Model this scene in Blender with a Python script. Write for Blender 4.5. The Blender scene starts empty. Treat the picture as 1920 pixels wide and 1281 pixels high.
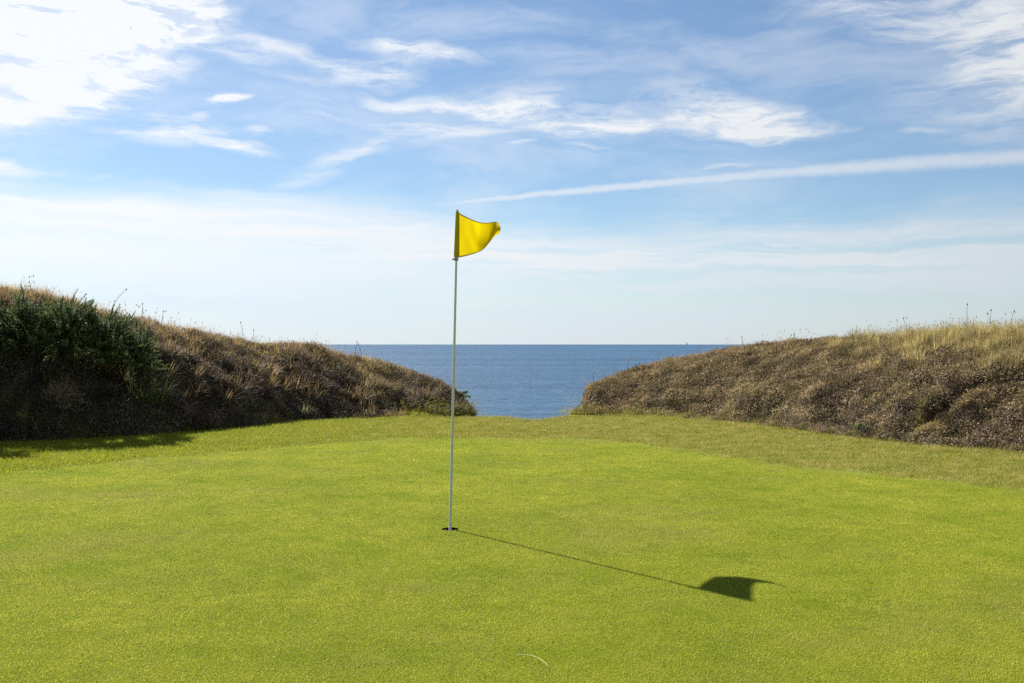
import bpy, math
import numpy as np
from mathutils import Vector, Matrix, Quaternion

# ------------------------------------------------------------------ camera, world, sun, exposure
S = bpy.context.scene
COL = S.collection
F = 1800.0          # focal length in photo pixels (1920 wide)
HOR = 643.0         # eye level row in the photo
EYE = 1.163         # camera height above the green (m)
SEA_Z = -15.0

cd = bpy.data.cameras.new("camera")
cam = bpy.data.objects.new("camera", cd)
COL.objects.link(cam)
cd.sensor_width = 36.0
cd.lens = F / 1920.0 * 36.0
cd.clip_start = 0.05
cd.clip_end = 40000.0
cam.location = (0, 0, EYE)
cam.rotation_euler = (math.radians(90) + math.atan((HOR - 640.5) / F), 0, 0)
S.camera = cam

SUN_EL = math.radians(42.0)
SUN_H = Vector((-0.645, 0.764, 0)).normalized()
SUN_AZ = math.atan2(SUN_H.x, SUN_H.y)            # clockwise from +Y
SUN_DIR = Vector((SUN_H.x * math.cos(SUN_EL), SUN_H.y * math.cos(SUN_EL), math.sin(SUN_EL)))

S.view_settings.view_transform = 'Standard'
S.view_settings.look = 'None'
S.view_settings.exposure = 1.4
S.cycles.use_denoising = False
S.cycles.max_bounces = 8
S.cycles.diffuse_bounces = 3
S.cycles.glossy_bounces = 2
S.cycles.transmission_bounces = 4
S.view_settings.gamma = 1.0
S.view_settings.use_curve_mapping = False

sd = bpy.data.lights.new("sun", 'SUN')
sd.energy = 5.0
sd.angle = math.radians(0.53)
sd.color = (1.0, 0.955, 0.88)
so = bpy.data.objects.new("sun", sd)
COL.objects.link(so)
so.location = (-20, 24, 30)
so.rotation_euler = (-SUN_DIR).to_track_quat('-Z', 'Y').to_euler()


class NT:
    """small helper for node trees"""
    def __init__(s, tree):
        s.t = tree; s.n = tree.nodes; s.l = tree.links
    def node(s, typ, **kw):
        nd = s.n.new(typ)
        for k, v in kw.items():
            setattr(nd, k, v)
        return nd
    def put(s, sock, v):
        if isinstance(v, bpy.types.NodeSocket):
            s.l.new(v, sock)
        elif v is not None:
            sock.default_value = v
    def math(s, op, a, b=None, c=None, clamp=False):
        nd = s.node('ShaderNodeMath', operation=op, use_clamp=clamp)
        for i, v in enumerate((a, b, c)):
            if v is not None: s.put(nd.inputs[i], v)
        return nd.outputs[0]
    def vmath(s, op, a, b=None, scale=None):
        nd = s.node('ShaderNodeVectorMath', operation=op)
        s.put(nd.inputs[0], a)
        if b is not None: s.put(nd.inputs[1], b)
        if scale is not None: s.put(nd.inputs['Scale'], scale)
        return nd.outputs['Value'] if op in ('LENGTH', 'DOT_PRODUCT', 'DISTANCE') else nd.outputs[0]
    def smooth(s, v, a, b, lo=0.0, hi=1.0):
        nd = s.node('ShaderNodeMapRange', interpolation_type='SMOOTHSTEP')
        s.put(nd.inputs['Value'], v)
        for k, q in (('From Min', a), ('From Max', b), ('To Min', lo), ('To Max', hi)):
            s.put(nd.inputs[k], q)
        return nd.outputs[0]
    def noise(s, vec, scale=1.0, detail=4.0, rough=0.55, dist=0.0, out=0):
        nd = s.node('ShaderNodeTexNoise')
        s.put(nd.inputs['Vector'], vec)
        nd.inputs['Scale'].default_value = scale
        nd.inputs['Detail'].default_value = detail
        nd.inputs['Roughness'].default_value = rough
        nd.inputs['Distortion'].default_value = dist
        return nd.outputs[out]
    def mapping(s, vec, loc=(0, 0, 0), rot=(0, 0, 0), sc=(1, 1, 1), typ='POINT'):
        nd = s.node('ShaderNodeMapping', vector_type=typ)
        s.put(nd.inputs['Vector'], vec)
        nd.inputs['Location'].default_value = loc
        nd.inputs['Rotation'].default_value = rot
        nd.inputs['Scale'].default_value = sc
        return nd.outputs[0]
    def ramp(s, fac, stops, interp='LINEAR'):
        nd = s.node('ShaderNodeValToRGB')
        cr = nd.color_ramp; cr.interpolation = interp
        while len(cr.elements) < len(stops): cr.elements.new(0.5)
        for e, (p, c) in zip(cr.elements, stops):
            e.position = p; e.color = (*c, 1)
        s.put(nd.inputs[0], fac)
        return nd.outputs[0]
    def mix(s, fac, a, b, blend='MIX'):
        nd = s.node('ShaderNodeMix', data_type='RGBA', blend_type=blend)
        s.put(nd.inputs[0], fac)
        for i, v in ((6, a), (7, b)):
            s.put(nd.inputs[i], (*v, 1) if isinstance(v, tuple) and len(v) == 3 else v)
        return nd.outputs[2]


def ae(px, py):
    """photo pixel -> (azimuth, elevation) * 1.8, i.e. kilo-pixels of angle"""
    x = px - 960.0
    return (math.atan2(x, F) * F / 1000, math.atan2(HOR - py, math.hypot(x, F)) * F / 1000)


def build_world():
    w = bpy.data.worlds.new("World")
    S.world = w
    w.use_nodes = True
    T = NT(w.node_tree)
    T.n.clear()
    sky = T.node('ShaderNodeTexSky', sky_type='NISHITA')
    sky.sun_disc = False
    sky.sun_elevation = SUN_EL
    sky.sun_rotation = SUN_AZ
    sky.altitude = 20
    sky.air_density = 1.0
    sky.dust_density = 0.25
    sky.ozone_density = 2.2
    tc = T.node('ShaderNodeTexCoord').outputs['Generated']
    sep = T.node('ShaderNodeSeparateXYZ'); T.put(sep.inputs[0], tc)
    az = T.math('ARCTAN2', sep.outputs[0], sep.outputs[1])
    el = T.math('ARCSINE', sep.outputs[2])
    U = T.math('MULTIPLY', az, F / 1000)
    V = T.math('MULTIPLY', el, F / 1000)
    cmb = T.node('ShaderNodeCombineXYZ'); T.put(cmb.inputs[0], U); T.put(cmb.inputs[1], V)
    UV = cmb.outputs[0]
    # wind-drawn warp of the cloud layer
    wn = T.noise(T.mapping(UV, sc=(3, 7, 1)), 1.0, 3, 0.5, out=1)
    wv = T.vmath('SCALE', T.vmath('SUBTRACT', wn, (0.5, 0.5, 0.5)), scale=1.0)
    wv = T.vmath('MULTIPLY', wv, (0.16, 0.07, 0))
    UVw = T.vmath('ADD', UV, wv)
    wn2 = T.noise(T.mapping(UV, sc=(14, 30, 1)), 1.0, 3, 0.55, out=1)
    wv2 = T.vmath('MULTIPLY', T.vmath('SUBTRACT', wn2, (0.5, 0.5, 0.5)), (0.05, 0.022, 0))
    UVw = T.vmath('ADD', UVw, wv2)
    # fibres
    fib = T.noise(T.mapping(UVw, rot=(0, 0, 0.12), sc=(5, 26, 1)), 1.0, 7, 0.6, 0.25)
    fib2 = T.noise(T.mapping(UVw, loc=(3, 8, 0), rot=(0, 0, -0.16), sc=(9, 40, 1)), 1.0, 6, 0.62, 0.2)
    fibre = T.math('ADD', T.math('MULTIPLY', fib, 0.6), T.math('MULTIPLY', fib2, 0.4))
    sep2 = T.node('ShaderNodeSeparateXYZ'); T.put(sep2.inputs[0], UVw)
    Uw, Vw = sep2.outputs[0], sep2.outputs[1]
    total = None
    def add(v):
        nonlocal total
        total = v if total is None else T.math('ADD', total, v)
    def ell(px, py, rx, ry, ang, amp, edge=0.0, src=None):
        c = ae(px, py)
        m = T.mapping(src or UVw, loc=(c[0], c[1], 0), rot=(0, 0, math.radians(ang)),
                      sc=(rx / 1000, ry / 1000, 1), typ='TEXTURE')
        d = T.vmath('LENGTH', m)
        add(T.smooth(d, 1.0, edge, 0.0, amp))
    # high cirrus sheet on the sunny side
    ell(10, 30, 430, 200, 14, 1.15, 0.68)
    ell(150, -60, 420, 200, 25, 0.8, 0.3)
    ell(330, 10, 190, 120, 20, 0.35, 0.0)
    # loose wisps
    ell(440, 60, 150, 40, -14, 0.62)
    ell(560, 90, 120, 26, -14, 0.55)
    ell(690, 132, 140, 40, 2, 1.0)
    ell(770, 90, 160, 32, -9, 0.9)
    ell(860, 105, 110, 16, -6, 0.5)
    ell(436, 176, 66, 14, 8, 1.2, 0.2)
    ell(300, 210, 110, 18, 3, 0.62)
    ell(385, 212, 40, 22, 3, 0.55)
    ell(350, 250, 200, 34, 1, 1.0)
    ell(450, 272, 120, 20, -4, 1.0)
    ell(505, 240, 40, 15, -4, 0.7)
    ell(215, 240, 60, 12, 4, 0.55)
    ell(745, 186, 140, 26, 0, 0.78)
    ell(800, 235, 200, 28, -2, 0.8)
    ell(900, 195, 150, 30, -4, 0.7)
    ell(600, 215, 120, 20, 4, 0.5)
    ell(560, 145, 90, 14, -6, 0.45)
    ell(470, 100, 130, 26, -10, 0.5)
    ell(30, 312, 90, 26, -8, 1.0)
    ell(150, 325, 120, 12, 0, 0.4)
    # diagonal veil that rises out of the low bank
    ell(630, 302, 200, 30, 24, 0.62)
    ell(800, 265, 200, 30, 6, 0.4)
    # patch in the middle, densest to the right with a flat base
    ell(1000, 205, 250, 66, -4, 0.85)
    ell(1150, 232, 180, 38, 0, 0.95)
    ell(1310, 190, 230, 80, -8, 0.58)
    ell(1400, 218, 180, 50, -3, 1.1, 0.2)
    ell(1480, 240, 160, 22, -1, 0.95)
    ell(965, 272, 60, 10, 12, 0.85)
    ell(1100, 268, 60, 9, -3, 0.5)
    ell(1060, 130, 150, 14, -3, 0.3)
    ell(1715, 248, 45, 8, -8, 0.6)
    ell(1380, 304, 120, 8, 5, 0.5)
    # veil in the upper right
    ell(1930, 60, 450, 150, -22, 0.9, 0.1)
    ell(1880, 190, 280, 130, -10, 0.6, 0.0)
    ell(1600, 10, 200, 60, -20, 0.36, 0.0)
    # scattered cirrus away from the view, same kind of sky all round
    far = T.smooth(T.math('ABSOLUTE', U), 1.0, 1.5)
    high = T.smooth(V, 0.62, 0.95)
    gen = T.math('MAXIMUM', far, high)
    gmask = T.smooth(T.noise(T.mapping(UV, sc=(1.6, 3.5, 1)), 1.0, 3, 0.5), 0.42, 0.62)
    gb = T.smooth(V, 0.18, 0.3)
    add(T.math('MULTIPLY', T.math('MULTIPLY', T.math('MULTIPLY', gen, gmask), gb), 0.75))
    # fibrous break-up of everything above
    fine = T.noise(T.mapping(UVw, loc=(1, 4, 0), rot=(0, 0, 0.05), sc=(22, 95, 1)), 1.0, 5, 0.68, 0.3)
    fibre = T.math('ADD', T.math('MULTIPLY', fibre, 0.78), T.math('MULTIPLY', fine, 0.22))
    tex = T.smooth(fibre, 0.36, 0.60, 0.08, 1.14)
    dens = T.math('MULTIPLY', total, tex)
    dens2 = T.math('MULTIPLY', T.smooth(total, 0.7, 1.3, 0.0, 0.9), T.smooth(fibre, 0.34, 0.6, 0.55, 1.0))          # thick cores stay closed
    dens = T.math('MAXIMUM', dens, dens2)
    # a thin veil of high ice cloud over the whole sky
    veil = T.smooth(T.noise(T.mapping(UVw, loc=(4, 1, 0), rot=(0, 0, 0.1), sc=(2.5, 9, 1)), 1.0, 6, 0.62, 0.3), 0.40, 0.68, 0.02, 0.32)
    dens = T.math('MAXIMUM', dens, veil)
    # contrail, a long straight line slightly bowed by perspective
    P = [ae(820, 384), ae(1180, 350), ae(1560, 316), ae(1920, 293)]
    a2, a1, a0 = np.polyfit([p[0] for p in P], [p[1] for p in P], 2)
    wob = T.math('MULTIPLY', T.math('SUBTRACT', T.noise(T.mapping(UV, sc=(28, 28, 1)), 1.0, 4, 0.6), 0.5), 0.010)
    Vc = T.math('ADD', V, wob)
    line = T.math('ADD', T.math('MULTIPLY', T.math('ADD', T.math('MULTIPLY', U, float(a2)), float(a1)), U), float(a0))
    dl = T.math('ABSOLUTE', T.math('SUBTRACT', Vc, line))
    wid = T.smooth(U, P[0][0], P[-1][0] + 0.1, 0.008, 0.021)
    tr = T.math('SUBTRACT', 1.0, T.smooth(T.math('DIVIDE', dl, wid), 0.1, 1.0))
    tr = T.math('MULTIPLY', tr, T.smooth(U, P[0][0] - 0.06, P[0][0] + 0.08, 0.0, 0.6))
    tr = T.math('MULTIPLY', tr, T.smooth(fib, 0.2, 0.5, 0.55, 1.0))
    dens = T.math('MAXIMUM', dens, tr)
    # low bank of stratus all round the horizon
    vtop = T.smooth(Uw, -0.5, 0.25, ae(400, 330)[1], ae(1300, 398)[1])
    bt = T.math('SUBTRACT', vtop, Vw)
    bn = T.noise(T.mapping(UVw, loc=(1, 2, 0), sc=(2.2, 22, 1)), 1.0, 5, 0.6)
    bank = T.smooth(T.math('ADD', bt, T.math('MULTIPLY', T.math('SUBTRACT', bn, 0.5), 0.06)), -0.012, 0.085)
    bank = T.math('MULTIPLY', bank, T.smooth(Vw, 0.07, 0.17, 0.86, 1.0))
    thin = T.smooth(U, -0.2, 0.95, 0.98, 0.84)               # thinner away from the sun
    bank = T.math('MULTIPLY', bank, thin)
    strk = T.noise(T.mapping(UVw, loc=(6, 3, 0), rot=(0, 0, -0.05), sc=(1.6, 34, 1)), 1.0, 5, 0.6, 0.2)
    bank = T.math('MULTIPLY', bank, T.smooth(bn, 0.28, 0.58, 0.78, 1.0))
    gap = T.smooth(strk, 0.38, 0.58, T.smooth(U, -0.6, 0.4, 0.78, 0.40), 1.0)
    gap = T.math('MAXIMUM', gap, T.smooth(Vw, 0.13, 0.05))
    bank = T.math('MULTIPLY', bank, gap)
    dens = T.math('MAXIMUM', dens, bank)
    dens = T.math('MINIMUM', dens, 0.97)
    # clouds scatter more light forward, so they are brighter toward the sun
    cs = T.vmath('DOT_PRODUCT', tc, tuple(SUN_DIR))
    brn = T.node('ShaderNodeMapRange'); T.put(brn.inputs[0], cs)
    for q, v in zip((1, 2, 3, 4), (0.1, 0.8, 4.9, 7.6)): brn.inputs[q].default_value = v
    br = brn.outputs[0]
    ctint = T.mix(T.smooth(Vw, 0.06, 0.16), (0.79, 0.90, 1.02), (0.955, 0.985, 1.02))
    ccol = T.vmath('SCALE', ctint, scale=br)
    skyc = T.mix(1.0, sky.outputs[0], (0.71, 0.785, 0.84), 'MULTIPLY')
    col = T.mix(dens, skyc, ccol)
    bg = T.node('ShaderNodeBackground')
    T.put(bg.inputs[0], col)
    bg.inputs[1].default_value = 0.05
    out = T.node('ShaderNodeOutputWorld')
    T.l.new(bg.outputs[0], out.inputs[0])
    w.cycles.sampling_method = 'MANUAL'
    w.cycles.sample_map_resolution = 256

build_world()

# ------------------------------------------------------------------ numeric helpers
RNG = np.random.default_rng(11)

def vnoise(x, y, seed=0):
    r = np.random.default_rng(seed)
    tab = r.random((256, 256))
    xi = np.floor(x).astype(int); yi = np.floor(y).astype(int)
    fx = x - xi; fy = y - yi
    fx = fx * fx * (3 - 2 * fx); fy = fy * fy * (3 - 2 * fy)
    g = lambda a, b: tab[a & 255, b & 255]
    return (g(xi, yi) * (1 - fx) * (1 - fy) + g(xi + 1, yi) * fx * (1 - fy)
            + g(xi, yi + 1) * (1 - fx) * fy + g(xi + 1, yi + 1) * fx * fy) - 0.5

def fbm(x, y, sc, oct=3, seed=0):
    v = 0; a = 1.0
    for k in range(oct):
        v = v + a * vnoise(x * sc * 2 ** k + 17 * k, y * sc * 2 ** k + 31 * k, seed + k)
        a *= 0.5
    return v

def sstep(v, a, b):
    t = np.clip((v - a) / (b - a), 0, 1)
    return t * t * (3 - 2 * t)

def gp(px, py):
    d = EYE * F / (py - HOR)
    return ((px - 960) / F * d, d)

def pxcol(x, y):
    return 960 + F * x / np.maximum(y, 0.5)

def seg_dist(X, Y, pts):
    best = np.full(X.shape, 1e9)
    for (ax, ay), (bx, by) in zip(pts[:-1], pts[1:]):
        dx, dy = bx - ax, by - ay
        t = np.clip(((X - ax) * dx + (Y - ay) * dy) / (dx * dx + dy * dy), 0, 1)
        best = np.minimum(best, np.hypot(X - ax - t * dx, Y - ay - t * dy))
    return best

def in_poly(X, Y, pts):
    ins = np.zeros(X.shape, bool)
    n = len(pts)
    for i in range(n):
        ax, ay = pts[i]; bx, by = pts[(i + 1) % n]
        if ay == by: continue
        c = ((ay > Y) != (by > Y)) & (X < (bx - ax) * (Y - ay) / (by - ay) + ax)
        ins ^= c
    return ins

def tri_mesh(name, V, T, attrs=None, smooth=False):
    me = bpy.data.meshes.new(name)
    V = np.asarray(V, np.float32); T = np.asarray(T, np.int32)
    me.vertices.add(len(V)); me.vertices.foreach_set('co', V.ravel())
    k = T.shape[1]
    me.loops.add(T.size); me.loops.foreach_set('vertex_index', T.ravel())
    me.polygons.add(len(T))
    me.polygons.foreach_set('loop_start', np.arange(0, T.size, k, dtype=np.int32))
    me.polygons.foreach_set('use_smooth', np.full(len(T), smooth))
    for an, av in (attrs or {}).items():
        a = me.attributes.new(an, 'FLOAT', 'POINT')
        a.data.foreach_set('value', np.asarray(av, np.float32))
    me.update(calc_edges=True)
    return me

def link(name, me, mat=None, parent=None, **props):
    o = bpy.data.objects.new(name, me)
    COL.objects.link(o)
    if mat and me: me.materials.append(mat)
    if parent: o.parent = parent
    for k, v in props.items(): o[k] = v
    return o

def empty(name, loc, **props):
    o = bpy.data.objects.new(name, None)
    COL.objects.link(o)
    o.location = loc
    o.empty_display_size = 0.1
    for k, v in props.items(): o[k] = v
    return o

# ------------------------------------------------------------------ materials
def new_mat(name):
    m = bpy.data.materials.new(name)
    m.use_nodes = True
    T = NT(m.node_tree); T.n.clear()
    out = T.node('ShaderNodeOutputMaterial')
    return m, T, out

def blade_mat(name, blade, patch, pscale, pfac=0.6, transl=0.4, gloss=0.12, second=None, tint=None, inst=0.0, rough=0.6):
    """per-blade colour ramp mixed with a colour that drifts over the ground"""
    m, T, out = new_mat(name)
    rnd = T.node('ShaderNodeAttribute', attribute_name='rnd').outputs['Fac']
    pos = T.node('ShaderNodeNewGeometry').outputs['Position']
    c1 = T.ramp(rnd, blade)
    n = T.noise(pos, pscale, 4, 0.6)
    c2 = T.ramp(n, patch)
    col = T.mix(pfac, c1, c2)
    if second:                                   # a second, finer drift
        n2 = T.noise(T.mapping(pos, loc=(5, 3, 1)), second[0], 3, 0.6)
        col = T.mix(T.smooth(n2, second[2], second[3], 0, second[4]), col, second[1])
    if tint:
        col = tint(T, pos, col)
    if inst:                                     # every tuft has its own shade
        ir = T.node('ShaderNodeObjectInfo').outputs['Random']
        k = T.smooth(ir, 0.0, 1.0, 1 - inst, 1 + inst)
        col = T.vmath('SCALE', col, scale=k)
    di = T.node('ShaderNodeBsdfPrincipled')
    T.put(di.inputs['Base Color'], col)
    di.inputs['Roughness'].default_value = rough
    di.inputs['Specular IOR Level'].default_value = gloss
    tr = T.node('ShaderNodeBsdfTranslucent')
    T.put(tr.inputs['Color'], T.mix(1.0, col, (1.0, 1.0, 0.75), 'MULTIPLY'))
    mx = T.node('ShaderNodeMixShader'); mx.inputs[0].default_value = transl
    T.l.new(di.outputs[0], mx.inputs[1]); T.l.new(tr.outputs[0], mx.inputs[2])
    T.l.new(mx.outputs[0], out.inputs[0])
    return m

def surf_mat(name, stops, scale, rough=0.9, bump=0.0, bscale=40, spec=0.1, detail=6):
    m, T, out = new_mat(name)
    pos = T.node('ShaderNodeNewGeometry').outputs['Position']
    c = T.ramp(T.noise(pos, scale, detail, 0.65), stops)
    p = T.node('ShaderNodeBsdfPrincipled')
    T.put(p.inputs['Base Color'], c)
    p.inputs['Roughness'].default_value = rough
    p.inputs['Specular IOR Level'].default_value = spec
    if bump:
        b = T.node('ShaderNodeBump'); b.inputs['Strength'].default_value = bump
        b.inputs['Distance'].default_value = 0.02
        T.put(b.inputs['Height'], T.noise(pos, bscale, 5, 0.6))
        T.l.new(b.outputs[0], p.inputs['Normal'])
    T.l.new(p.outputs[0], out.inputs[0])
    return m

def plain_mat(name, col, rough=0.5, spec=0.4, metal=0.0, nscale=60, var=0.12):
    lo = tuple(c * (1 - var) for c in col); hi = tuple(min(1, c * (1 + var)) for c in col)
    m, T, out = new_mat(name)
    pos = T.node('ShaderNodeTexCoord').outputs['Object']
    c = T.ramp(T.noise(pos, nscale, 3), [(0.3, lo), (0.7, hi)])
    p = T.node('ShaderNodeBsdfPrincipled')
    T.put(p.inputs['Base Color'], c)
    p.inputs['Roughness'].default_value = rough
    p.inputs['Specular IOR Level'].default_value = spec
    p.inputs['Metallic'].default_value = metal
    T.l.new(p.outputs[0], out.inputs[0])
    return m

# ------------------------------------------------------------------ the lie of the land
POLE = gp(844, 992)                                   # the hole
GREEN_EDGE_PX = [(0, 885), (110, 877), (230, 866), (400, 849), (520, 838), (620, 830), (760, 822), (900, 819),
                 (1050, 820), (1150, 825), (1300, 845), (1450, 866), (1600, 886), (1780, 901), (1920, 915)]
GREEN = [gp(*p) for p in GREEN_EDGE_PX]
GREEN = ([(-7.2, 7.0), (-5.9, 7.9)] + GREEN + [(5.2, 7.0), (6.8, 5.2), (7.6, 2.4), (7.0, -1.5), (4, -4.6), (-1, -5.6),
                              (-6, -4.6), (-9, -1), (-9.5, 3)])
LIP_Y = 15.1

def flat_z(X, Y):
    return 0.02 * fbm(X, Y, 0.25, 2, 5) * sstep(np.hypot(X - POLE[0], Y - POLE[1]), 2.5, 6)

def ground_z(X, Y):
    z = 0.02 * fbm(X, Y, 0.25, 2, 5) * sstep(np.hypot(X - POLE[0], Y - POLE[1]), 2.5, 6)
    z = z - 0.07 * np.exp(-((X - 0.42) / 0.45) ** 2) * sstep(Y, 13.2, 15)
    lip = LIP_Y + 0.10 * np.sin(X * 1.7) + 0.25 * vnoise(X * 1.3, Y * 0, 9)
    z = z - np.where(Y > lip, (Y - lip) * 0.9 * sstep(Y - lip, -0.05, 0.6), 0)
    return np.maximum(z, SEA_Z - 1)

L_TOE = ([(-30, 1.5), (-18, 4.0), (-10, 6.6), (-7.6, 8.2), (-6.45, 9.7), (-6.05, 10.6)] +
         [gp(*p) for p in [(0, 829), (120, 826), (230, 820), (330, 813), (420, 806), (500, 797), (560, 789),
                           (650, 786), (710, 784), (770, 779), (830, 774), (893, 773)]])
L_CAP = [L_TOE[-1], (-0.66, 17.6), (-1.0, 19), (-2.0, 22), (-3, 30)]
L_POLY = L_TOE + L_CAP[1:] + [(-30, 30)]
L_SIL = np.array([(-900, 430), (-400, 455), (-150, 500), (0, 528), (60, 541), (100, 560), (150, 578), (210, 594), (300, 611), (400, 630), (500, 638),
                  (590, 646), (660, 665), (740, 688), (800, 707), (830, 724), (855, 744), (875, 762), (893, 778)], float)
L_W = np.array([(-400, 1.5), (0, 1.6), (180, 1.85), (300, 2.0), (500, 1.8), (650, 1.9), (760, 1.7), (830, 1.2), (893, 0.9)], float)
L_E = np.array([(0, 2.0), (520, 1.9), (700, 1.25), (893, 1.15)], float)

R_TOE = ([gp(*p) for p in [(1042, 777), (1080, 773), (1130, 774), (1200, 779), (1300, 787), (1400, 797), (1480, 807), (1600, 822), (1750, 837),
                           (1920, 851)]] + [(6.6, 8.6), (9.5, 6.5), (14, 4.5), (30, 2)])
R_CAP = [(2.6, 30), (1.9, 22), (1.55, 19), (1.36, 18.0), (1.0, 16.6), R_TOE[0]]
R_POLY = R_CAP[:-1] + R_TOE + [(30, 30)]
R_SIL = np.array([(1042, 786), (1078, 780), (1092, 775), (1099, 752), (1103, 730), (1110, 720), (1125, 713), (1170, 694), (1250, 674), (1340, 659), (1400, 649),
                  (1480, 638), (1560, 630), (1660, 627), (1740, 626), (1800, 621), (1920, 613), (2200, 604), (3000, 580)], float)
R_W = np.array([(1042, 0.6), (1080, 0.8), (1130, 1.3), (1200, 1.8), (1350, 2.3), (1500, 2.6), (1700, 2.8), (1920, 2.8), (2400, 3)], float)
R_E = np.array([(1080, 1.2), (1300, 1.35), (1600, 1.7)], float)

HOLLOWS = [(1770, 11.32, 0.62, 0.15), (1905, 10.9, 0.34, 0.11)]
def hollow(X, Y):
    m = np.zeros(X.shape)
    for px, y, rx, ry in HOLLOWS:
        x = (px - 960) / F * y
        r = np.hypot((X - x) / rx, (Y - y - 0.06 * np.sin(X * 5)) / ry) + 0.5 * vnoise(X * 4, Y * 4, 88)
        m = np.maximum(m, 1 - sstep(r, 0.8, 1.0))
    return m

def bank_z(X, Y, poly, toe, cap, sil, W, E, veg, seed, lump):
    g = ground_z(X, Y)
    px = pxcol(X, Y)
    zv = EYE + (HOR - np.interp(px, sil[:, 0], sil[:, 1])) / F * Y - veg * np.interp(px, W[:, 0], np.clip(W[:, 1] - 0.4, 0.3, 1))
    w = np.interp(px, W[:, 0], W[:, 1]); e = np.interp(px, E[:, 0], E[:, 1])
    ins = in_poly(X, Y, poly)
    d = np.where(ins, seg_dist(X, Y, toe), 0)
    d = np.maximum(d + 0.30 * vnoise(X * 1.9, Y * 1.9, seed + 3) * (0.35 + 0.65 * sstep(px, 560, 760)), 0)
    dc = np.where(ins, seg_dist(X, Y, cap), 0)
    p = 1 - (1 - np.clip(d / w, 0, 1)) ** e
    p = p * (1 - (1 - sstep(d, -0.05, 0.7)) * sstep(px, 520, 760))       # the foot runs out gently except under the steep left face
    f = flat_z(X, Y)
    h = np.maximum(zv - f, 0.0)
    z = f + h * p - 0.16 * np.maximum(d - w, 0)
    z = g + (z - g) * (1 - (1 - np.clip(dc / 0.15, 0, 1)) ** 2)
    near = sstep(d, 0.0, 0.5) * sstep(dc, 0.05, 0.6)
    z = z + lump * (fbm(X, Y, 1.3, 3, seed) * near) + 0.5 * lump * np.abs(vnoise(X * 3.1, Y * 3.1, seed + 9)) * near
    if seed == 61:                                    # undercut ledge near the foot of the right bank
        z = np.maximum(z - 0.36 * hollow(X, Y), np.minimum(z, f - 0.02))
    z = np.where(Y > 20, z - (Y - 20) ** 1.6 * 0.35, z)
    z = np.maximum(z, SEA_Z - 1)
    return np.where(ins, z, g - 0.25), ins, d

def left_z(X, Y):  return bank_z(X, Y, L_POLY, L_TOE, L_CAP, L_SIL, L_W, L_E, 0.09, 31, 0.16)
def right_z(X, Y): return bank_z(X, Y, R_POLY, R_TOE, R_CAP, R_SIL, R_W, R_E, 0.09, 61, 0.10)

def grid_mesh(name, x0, x1, y0, y1, st, fn, keep):
    xs = np.arange(x0, x1 + st / 2, st); ys = np.arange(y0, y1 + st / 2, st)
    X, Y = np.meshgrid(xs, ys)
    Z = fn(X, Y)
    n = len(xs)
    V = np.stack([X.ravel(), Y.ravel(), Z.ravel()], 1)
    i, j = np.meshgrid(np.arange(len(xs) - 1), np.arange(len(ys) - 1))
    a = (j * n + i).ravel()
    Q = np.stack([a, a + 1, a + n + 1, a + n], 1)
    k = keep(X, Y).ravel()
    Q = Q[k[Q].any(1)]
    u, inv = np.unique(Q, return_inverse=True)
    return tri_mesh(name, V[u], inv.reshape(Q.shape), smooth=True)

M_soil_turf = surf_mat("turf base", spec=0.02, stops= [(0.3, (0.10, 0.13, 0.02)), (0.7, (0.16, 0.18, 0.035))], scale=3, bump=0.5, bscale=300)
M_green_base = surf_mat("putting green base", spec=0.02, stops= [(0.3, (0.10, 0.125, 0.006)), (0.7, (0.15, 0.165, 0.014))], scale=2.0, bump=0.6, bscale=350)
M_bank = surf_mat("bank soil", [(0.3, (0.035, 0.026, 0.018)), (0.55, (0.075, 0.055, 0.035)), (0.75, (0.12, 0.09, 0.05))], 5,
                  bump=1.0, bscale=30)

# ground: headland out to the cliff edge
def ground_all(X, Y):
    z = ground_z(X, Y)
    ing = in_poly(X, Y, GREEN)
    de = seg_dist(X, Y, GREEN + GREEN[:1])
    return np.where(ing, z - 0.05 * sstep(de, 0.0, 0.25), z)
xs = np.unique(np.concatenate([np.arange(-70, -16, 2.0), np.arange(-16, 16, 0.14), np.arange(16, 70.1, 2.0)]))
ys = np.unique(np.concatenate([np.arange(-60, -6, 2.0), np.arange(-6, 20, 0.14), np.arange(20, 36.1, 1.0)]))
X, Y = np.meshgrid(xs, ys)
V = np.stack([X.ravel(), Y.ravel(), ground_all(X, Y).ravel()], 1)
i, j = np.meshgrid(np.arange(len(xs) - 1), np.arange(len(ys) - 1))
a = (j * len(xs) + i).ravel()
Q = np.stack([a, a + 1, a + len(xs) + 1, a + len(xs)], 1)
near = np.hypot(V[:, 0] - POLE[0], V[:, 1] - POLE[1]) < 0.22
Q = Q[~near[Q].any(1)]
link("ground", tri_mesh("ground", V, Q, smooth=True), M_soil_turf, kind="structure",
     label="grassy headland around the putting green", category="ground")

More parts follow.
